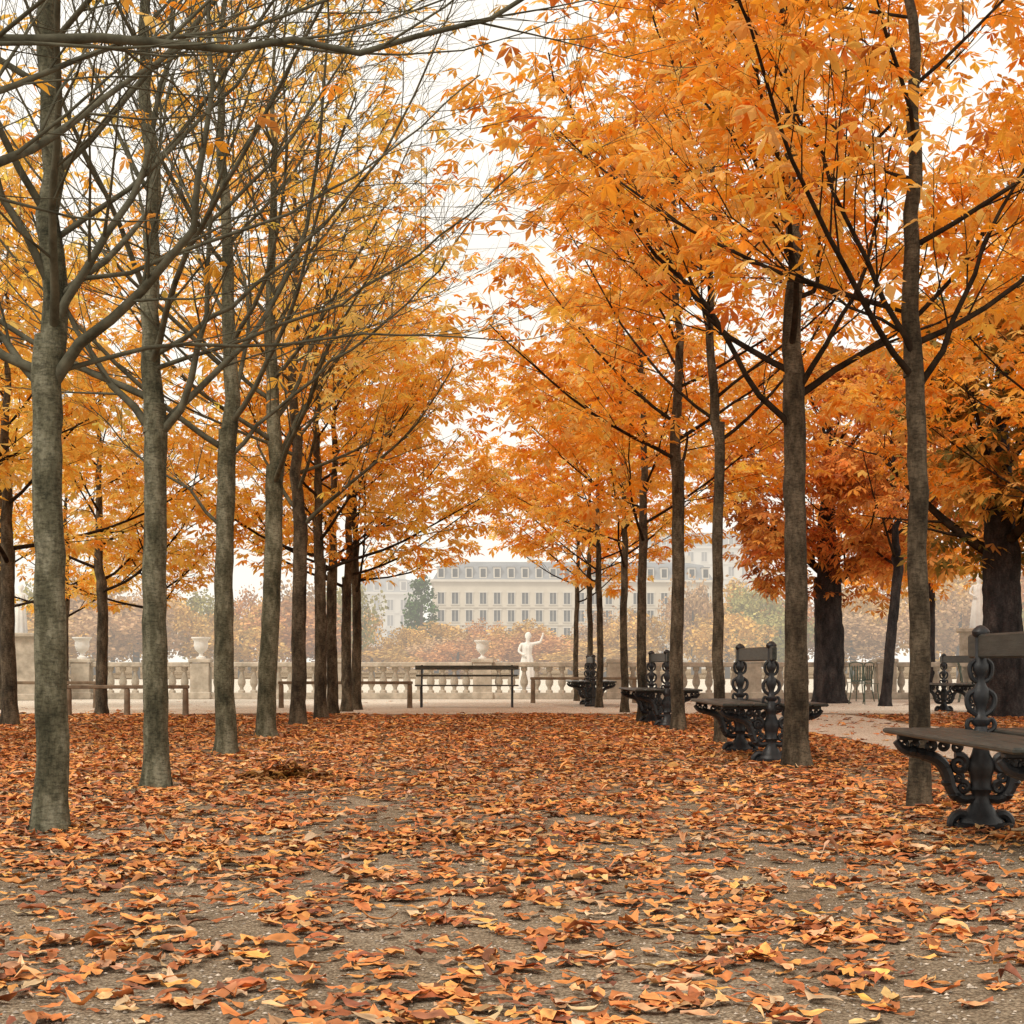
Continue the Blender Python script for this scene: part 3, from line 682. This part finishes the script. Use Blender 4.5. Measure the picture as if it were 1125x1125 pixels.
# lone bench in the middle facing the terrace
def bench2():
    e = obj('park_bench', None, (-.22, 30.7, 0), 0, label="dark wooden slatted bench with backrest standing on the terrace edge", category='bench')
    for s in (-1, 1):
        b = MB(); x = s * .90
        b.tube([(x, -.24, 0), (x, -.2, .2), (x, -.24, .40)], .02, 8)
        b.tube([(x, .24, 0), (x, .17, .22), (x, .17, .42), (x, .25, .84)], .02, 8)
        b.box((x, -.02, .40), (.04, .44, .03), b=.005)
        b.tube([(x, -.2, .1), (x, 0, .2), (x, .2, .1)], .014, 8)
        obj('leg', b.mesh('leg', M_IRON, True), parent=e)
    b = MB()
    for k in range(4): b.box((0, -.2 + k * .115, .436), (2.05, .10, .026), b=.006)
    obj('seat', b.mesh('seat', M_WOODD), parent=e)
    b = MB()
    b.box((0, .215, .79), (2.07, .03, .085), b=.006); b.box((0, .18, .63), (2.03, .03, .04), b=.006)
    obj('backrest', b.mesh('backrest', M_WOODD), parent=e)
bench2()

# ------------------------------------------------------------------ low timber rails
def low_rail(x0, x1, y, h, label):
    e = obj('low_rail_fence', None, ((x0 + x1) / 2, y, 0), 0, label=label, category='fence', group='low timber rail fences')
    L = x1 - x0; b = MB(); b.box((0, 0, h - .035), (L, .09, .06), b=.012); obj('rail', b.mesh('rail', M_RAILWOOD), parent=e)
    n = max(2, int(round(L / 1.3)) + 1); pm = None
    for k in range(n):
        if pm is None:
            b = MB(); b.lathe([(.055, -.02), (.052, .1), (.048, h - .09), (.04, h - .066)], seg=10); pm = b.mesh('post', M_RAILWOOD, True)
        obj('post', pm, (-L / 2 + .06 + (L - .12) * k / (n - 1), 0, 0), parent=e)
low_rail(-6.75, -4.72, 25.3, .52, "low brown timber rail on short posts beside the side trees")
low_rail(-3.9, -1.27, 30.2, .53, "low brown timber rail next to the dark bench")
low_rail(1.15, 3.5, 34.0, .58, "low brown timber rail before the stone balustrade")
low_rail(-9.6, -7.4, 30.2, .53, "low brown timber rail along the terrace path")

# ------------------------------------------------------------------ balustrade
BY = 38.0
e = obj('stone_balustrade', None, (0, BY, 0), 0, label="weathered stone balustrade with turned balusters edging the terrace", category='balustrade')
peds = [-12.6, -9.72, -6.8, -3.3, .11, 3.4, 6.7, 10.0, 13.4]
for a0, a1 in zip(peds[:-1], peds[1:]):
    c = (a0 + a1) / 2; L = a1 - a0 - .47
    b = MB(); b.box((c, 0, .85), (L, .32, .12), b=.02); obj('rail', b.mesh('rail', M_STONE), parent=e)
    b = MB(); b.box((c, 0, .08), (L, .30, .16), b=.015); obj('plinth', b.mesh('plinth', M_STONE), parent=e)
b = MB(); b.lathe([(.085, 0), (.085, .05), (.05, .07), (.045, .12), (.09, .2), (.1, .27), (.08, .36), (.045, .48), (.05, .53), (.08, .55), (.08, .63)], seg=10); bal = b.mesh('baluster', M_STONE, True)
b = MB(); b.box((0, 0, .46), (.46, .44, .86), b=.015); b.box((0, 0, .945), (.54, .50, .10), b=.02); b.box((0, 0, .09), (.52, .48, .18), b=.02); ped = b.mesh('pedestal', M_STONE)
for p in peds: obj('pedestal', ped, (p, 0, 0), parent=e)
cnt = 0
for a0, a1 in zip(peds[:-1], peds[1:]):
    n = int((a1 - a0 - .5) / .285)
    for k in range(n):
        if cnt >= 98: break
        obj('baluster', bal, (a0 + .25 + (a1 - a0 - .5) * (k + .5) / n, 0, .16), parent=e); cnt += 1
b = MB(); b.lathe([(.12, 0), (.12, .04), (.06, .06), (.045, .12), (.07, .15), (.15, .22), (.18, .32), (.17, .42), (.2, .47), (.24, .5), (.24, .53), (.2, .53), (.17, .5)], seg=18); urn = b.mesh('urn', M_MARBLE, True)
for x, sc in ((-9.72, 1), (-6.8, 1), (.11, .85)):
    obj('stone_urn', urn, (x, BY, .995), scale=(sc,) * 3, label="pale stone garden urn standing on the balustrade pedestal", category='urn', group='stone urns on the balustrade')

# ------------------------------------------------------------------ statues
def statue(loc, rot, ph, h, label, arm=True, pw=.6):
    e = obj('statue', None, loc, rot, label=label, category='statue')
    b = MB(); b.box((0, 0, ph / 2), (pw, pw, ph), b=.02); b.box((0, 0, ph - .05), (pw * 1.18, pw * 1.18, .1), b=.02); b.box((0, 0, .08), (pw * 1.2, pw * 1.2, .16), b=.02)
    obj('pedestal', b.mesh('pedestal', M_STONE if ph > .5 else M_MARBLE), parent=e)
    k = h / 1.75
    sk = {'pel': ((0, 0, .95), .15, None), 'wa': ((.01, 0, 1.12), .12, 'pel'), 'ch': ((0, 0, 1.32), .15, 'wa'), 'nk': ((.02, 0, 1.49), .055, 'ch'), 'hd0': ((.03, -.01, 1.58), .085, 'nk'),
          'hd1': ((.035, -.015, 1.67), .088, 'hd0'), 'hd2': ((.035, 0, 1.73), .05, 'hd1'),
          'sl': ((-.19, 0, 1.42), .06, 'ch'), 'el': ((-.27, -.06, 1.18), .045, 'sl'), 'wl': ((-.12, -.2, 1.08), .032, 'el'), 'hl': ((-.06, -.22, 1.09), .035, 'wl'),
          'sr': ((.19, 0, 1.42), .06, 'ch'), 'er': ((.42, -.03, 1.48), .045, 'sr') if arm else ((.25, -.02, 1.18), .045, 'sr'),
          'wr': ((.50, -.05, 1.70), .032, 'er') if arm else ((.20, -.14, .98), .032, 'er'), 'hr': ((.50, -.06, 1.78), .035, 'wr') if arm else ((.18, -.17, .92), .035, 'wr'),
          'hpl': ((-.10, 0, .88), .11, 'pel'), 'knl': ((-.11, -.06, .5), .075, 'hpl'), 'anl': ((-.10, 0, .09), .045, 'knl'), 'tol': ((-.11, -.14, .04), .04, 'anl'),
          'hpr': ((.10, 0, .88), .11, 'pel'), 'knr': ((.11, -.02, .5), .075, 'hpr'), 'anr': ((.11, .04, .09), .045, 'knr'), 'tor': ((.13, -.10, .04), .04, 'anr')}
    names = list(sk); me = bpy.data.meshes.new('sk')
    me.from_pydata([tuple(c * k for c in sk[n][0]) for n in names], [(names.index(sk[n][2]), names.index(n)) for n in names if sk[n][2]], [])
    o = bpy.data.objects.new('tmp_sk', me); COL.objects.link(o)
    o.modifiers.new('s', 'SKIN'); sv = me.skin_vertices[0].data
    for i, n in enumerate(names): r = sk[n][1] * k; sv[i].radius = (r, r)
    sv[0].use_root = True
    o.modifiers.new('ss', 'SUBSURF').levels = 2
    dg = bpy.context.evaluated_depsgraph_get(); bm = bpy.data.meshes.new_from_object(o.evaluated_get(dg))
    bpy.data.objects.remove(o); bm.materials.clear(); bm.materials.append(M_MARBLE); bm.name = 'body'
    bm.polygons.foreach_set('use_smooth', [True] * len(bm.polygons))
    body = obj('body', bm, (0, 0, ph), parent=e)
    b = MB(); b.lathe([(.27 * k, .01), (.25 * k, .25 * k), (.22 * k, .6 * k), (.20 * k, .85 * k), (.17 * k, 1.0 * k), (.14 * k, 1.12 * k), (.165 * k, 1.28 * k), (.16 * k, 1.36 * k), (.09 * k, 1.43 * k)], seg=56, sy=.78, wob=.06, wn=9)
    obj('robe', b.mesh('robe', M_MARBLE, True), (0, 0, ph), parent=e)
    b = MB(); b.lathe([(.10 * k, 1.62 * k), (.105 * k, 1.70 * k), (.07 * k, 1.77 * k), (.03 * k, 1.80 * k)], (.035 * k, .02 * k, 0), seg=14); obj('hair', b.mesh('hair', M_MARBLE, True), (0, 0, ph), parent=e)
statue((1.32, 41.5, 0), 0, .2, 1.48, "white marble statue of a robed figure with one raised arm")
statue((-10.95, 37.0, 0), .3, 1.6, 1.15, "pale stone statue on a tall stone pedestal beside the terrace", arm=False, pw=1.1)
statue((12.45, 38.5, 0), -.3, 1.75, 1.3, "white statue on a stone pedestal among the old chestnuts", arm=False, pw=.9)

# ------------------------------------------------------------------ garden chairs
def chair(loc, rot):
    e = obj('garden_chair', None, loc, rot, label="green painted metal garden chair standing on the gravel", category='chair', group='green metal garden chairs')
    for sx in (-1, 1):
        for sy in (-1, 1):
            b = MB()
            if sy < 0: b.tube([(sx * .2, -.22, 0), (sx * .19, -.2, .25), (sx * .19, -.18, .43)], .012, 6)
            else: b.tube([(sx * .2, .27, 0), (sx * .19, .18, .43), (sx * .19, .27, .88)], .012, 6)
            obj('leg', b.mesh('leg', M_CHAIR, True), parent=e)
    b = MB()
    for k in range(5): b.box((0, -.18 + k * .085, .445), (.42, .065, .014), b=.004)
    obj('seat', b.mesh('seat', M_CHAIR), parent=e)
    b = MB()
    for k in range(5): b.box((-.15 + k * .075, .225 + .0, .66), (.03, .012, .34), b=.003)
    b.tube([(-.19, .27, .86), (-.1, .275, .90), (.1, .275, .90), (.19, .27, .86)], .012, 6); b.box((0, .215, .50), (.38, .015, .03), b=.003)
    obj('backrest', b.mesh('backrest', M_CHAIR), parent=e)
chair((8.25, 33.0, 0), .5); chair((8.75, 35.5, 0), -2.4); chair((11.0, 34.5, 0), 1.2)

# ------------------------------------------------------------------ buildings
def window_mesh(w, h, glass, trim):
    b = MB(); b.box((0, 0, 0), (w, .12, h), mi=0); t = .13
    b.box((0, -.09, h / 2 + t), (w + .5, .2, t * 1.6), mi=1); b.box((0, -.12, -h / 2 - t), (w + .5, .3, t), mi=1)
    b.box((-w / 2 - t / 2, -.07, 0), (t, .16, h), mi=1); b.box((w / 2 + t / 2, -.07, 0), (t, .16, h), mi=1); b.box((0, -.08, 0), (.09, .06, h - .02), mi=1)
    return b.mesh('window', [glass, trim])
def building(loc, rot, W, D, eave, top, bays, z0, fl, label, wall, glass=M_GLASS, trim=M_TRIM, roofm=M_ROOF, nch=4):
    e = obj('apartment_building', None, loc, rot, label=label, category='building', group='pale apartment buildings in the mist')
    b = MB(); b.box((0, D / 2, eave / 2), (W, D, eave))
    z = z0
    while z < eave - 1: b.box((0, -.12, z - fl * .5), (W + .5, .22, .22)); z += fl
    obj('wall', b.mesh('wall', wall), parent=e)
    b = MB(); b.box((0, D / 2, eave + .2), (W + 1.2, D + 1.2, .42)); obj('cornice', b.mesh('cornice', trim), parent=e)
    b = MB(); x, i1 = W / 2 + .2, 1.6; h1 = eave + .41; h2 = top - .9
    V = [(-x, -.2, h1), (x, -.2, h1), (x, D + .2, h1), (-x, D + .2, h1), (-x + i1, i1, h2), (x - i1, i1, h2), (x - i1, D - i1, h2), (-x + i1, D - i1, h2), (-x + 4, D / 2, top), (x - 4, D / 2, top)]
    b.add(V, [(0, 1, 5, 4), (1, 2, 6, 5), (2, 3, 7, 6), (3, 0, 4, 7), (4, 5, 9, 8), (5, 6, 9), (6, 7, 8, 9), (7, 4, 8), (3, 2, 1, 0)])
    roof = obj('roof', b.mesh('roof', roofm), parent=e)
    wm = window_mesh(1.15, 2.0, glass, trim); dm = MB(); dm.box((0, 0, 0), (1.3, 2.2, 2.0), mi=1); dm.box((0, -1.12, -.05), (.9, .06, 1.5), mi=0); dm.box((0, -.05, 1.08), (1.6, 2.4, .16), mi=2); dmm = dm.mesh('dormer', [glass, trim, roofm])
    for k in range(bays):
        xx = -W / 2 + W * (k + .5) / bays; z = z0
        while z < eave - 1: obj('window', wm, (xx, -.04, z), parent=e); z += fl
        obj('dormer', dmm, (xx, 1.0, h1 + 1.25), parent=e)
    cm = MB(); cm.box((0, 0, 0), (1.3, .7, 1.5)); [cm.lathe([(.16, .75), (.13, 1.15)], (dx, 0, 0), seg=8) for dx in (-.4, 0, .4)]; cmm = cm.mesh('chimney', wall)
    for xx in np.linspace(-W / 2 + 3.5, W / 2 - 3.5, nch): obj('chimney', cmm, (xx, D / 2 - .7, top + .1), parent=e)
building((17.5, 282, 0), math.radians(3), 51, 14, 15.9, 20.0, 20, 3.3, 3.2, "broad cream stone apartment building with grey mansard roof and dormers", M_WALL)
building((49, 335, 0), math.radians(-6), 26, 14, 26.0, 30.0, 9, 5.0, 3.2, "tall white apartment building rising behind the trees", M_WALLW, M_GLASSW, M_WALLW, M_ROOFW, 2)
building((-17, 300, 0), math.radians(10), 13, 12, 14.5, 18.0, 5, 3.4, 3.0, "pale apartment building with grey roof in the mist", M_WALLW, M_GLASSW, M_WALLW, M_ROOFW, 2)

# ------------------------------------------------------------------ world, sun, camera
w = bpy.data.worlds.new('World'); scene.world = w; w.use_nodes = True; nt = w.node_tree
bg = nt.nodes['Background']; sky = nt.nodes.new('ShaderNodeTexSky'); sky.sky_type = 'NISHITA'; sky.sun_disc = False
EL, AZ = 48, 215
sky.sun_elevation = math.radians(EL); sky.sun_rotation = math.radians(AZ); sky.air_density = 1.0; sky.dust_density = 4.0
tc = nt.nodes.new('ShaderNodeTexCoord'); cn = nt.nodes.new('ShaderNodeTexNoise'); cn.inputs['Scale'].default_value = 2.2; cn.inputs['Detail'].default_value = 5
nt.links.new(tc.outputs['Generated'], cn.inputs['Vector'])
cr = nt.nodes.new('ShaderNodeValToRGB'); cr.color_ramp.elements[0].position = .3; cr.color_ramp.elements[0].color = (9.2, 8.6, 7.6, 1); cr.color_ramp.elements[1].position = .7; cr.color_ramp.elements[1].color = (10.2, 9.7, 8.8, 1)
nt.links.new(cn.outputs[0], cr.inputs[0])
mx = nt.nodes.new('ShaderNodeMixRGB'); mx.inputs[0].default_value = .94
nt.links.new(sky.outputs[0], mx.inputs[1]); nt.links.new(cr.outputs[0], mx.inputs[2]); nt.links.new(mx.outputs[0], bg.inputs[0]); bg.inputs[1].default_value = 0.128
sl = bpy.data.lights.new('sun', 'SUN'); sl.energy = 2.2; sl.angle = math.radians(14); sl.color = (1, .93, .82)
so = bpy.data.objects.new('sun', sl); COL.objects.link(so)
az = math.radians(AZ); el = math.radians(EL)
dirv = Vector((math.sin(az) * math.cos(el), math.cos(az) * math.cos(el), math.sin(el)))
so.rotation_euler = dirv.to_track_quat('Z', 'Y').to_euler(); so.location = (0, 0, 30)
cam = bpy.data.cameras.new('camera'); co = bpy.data.objects.new('camera', cam); COL.objects.link(co)
co.location = (0, 0, .85); co.rotation_euler = (math.radians(90), 0, 0)
cam.sensor_width = 36; cam.lens = 54.4; cam.shift_x = .0333; cam.shift_y = .149; cam.clip_end = 3000; cam.clip_start = .05
scene.camera = co
scene.view_settings.view_transform = 'Standard'; scene.view_settings.look = 'None'; scene.view_settings.exposure = 0
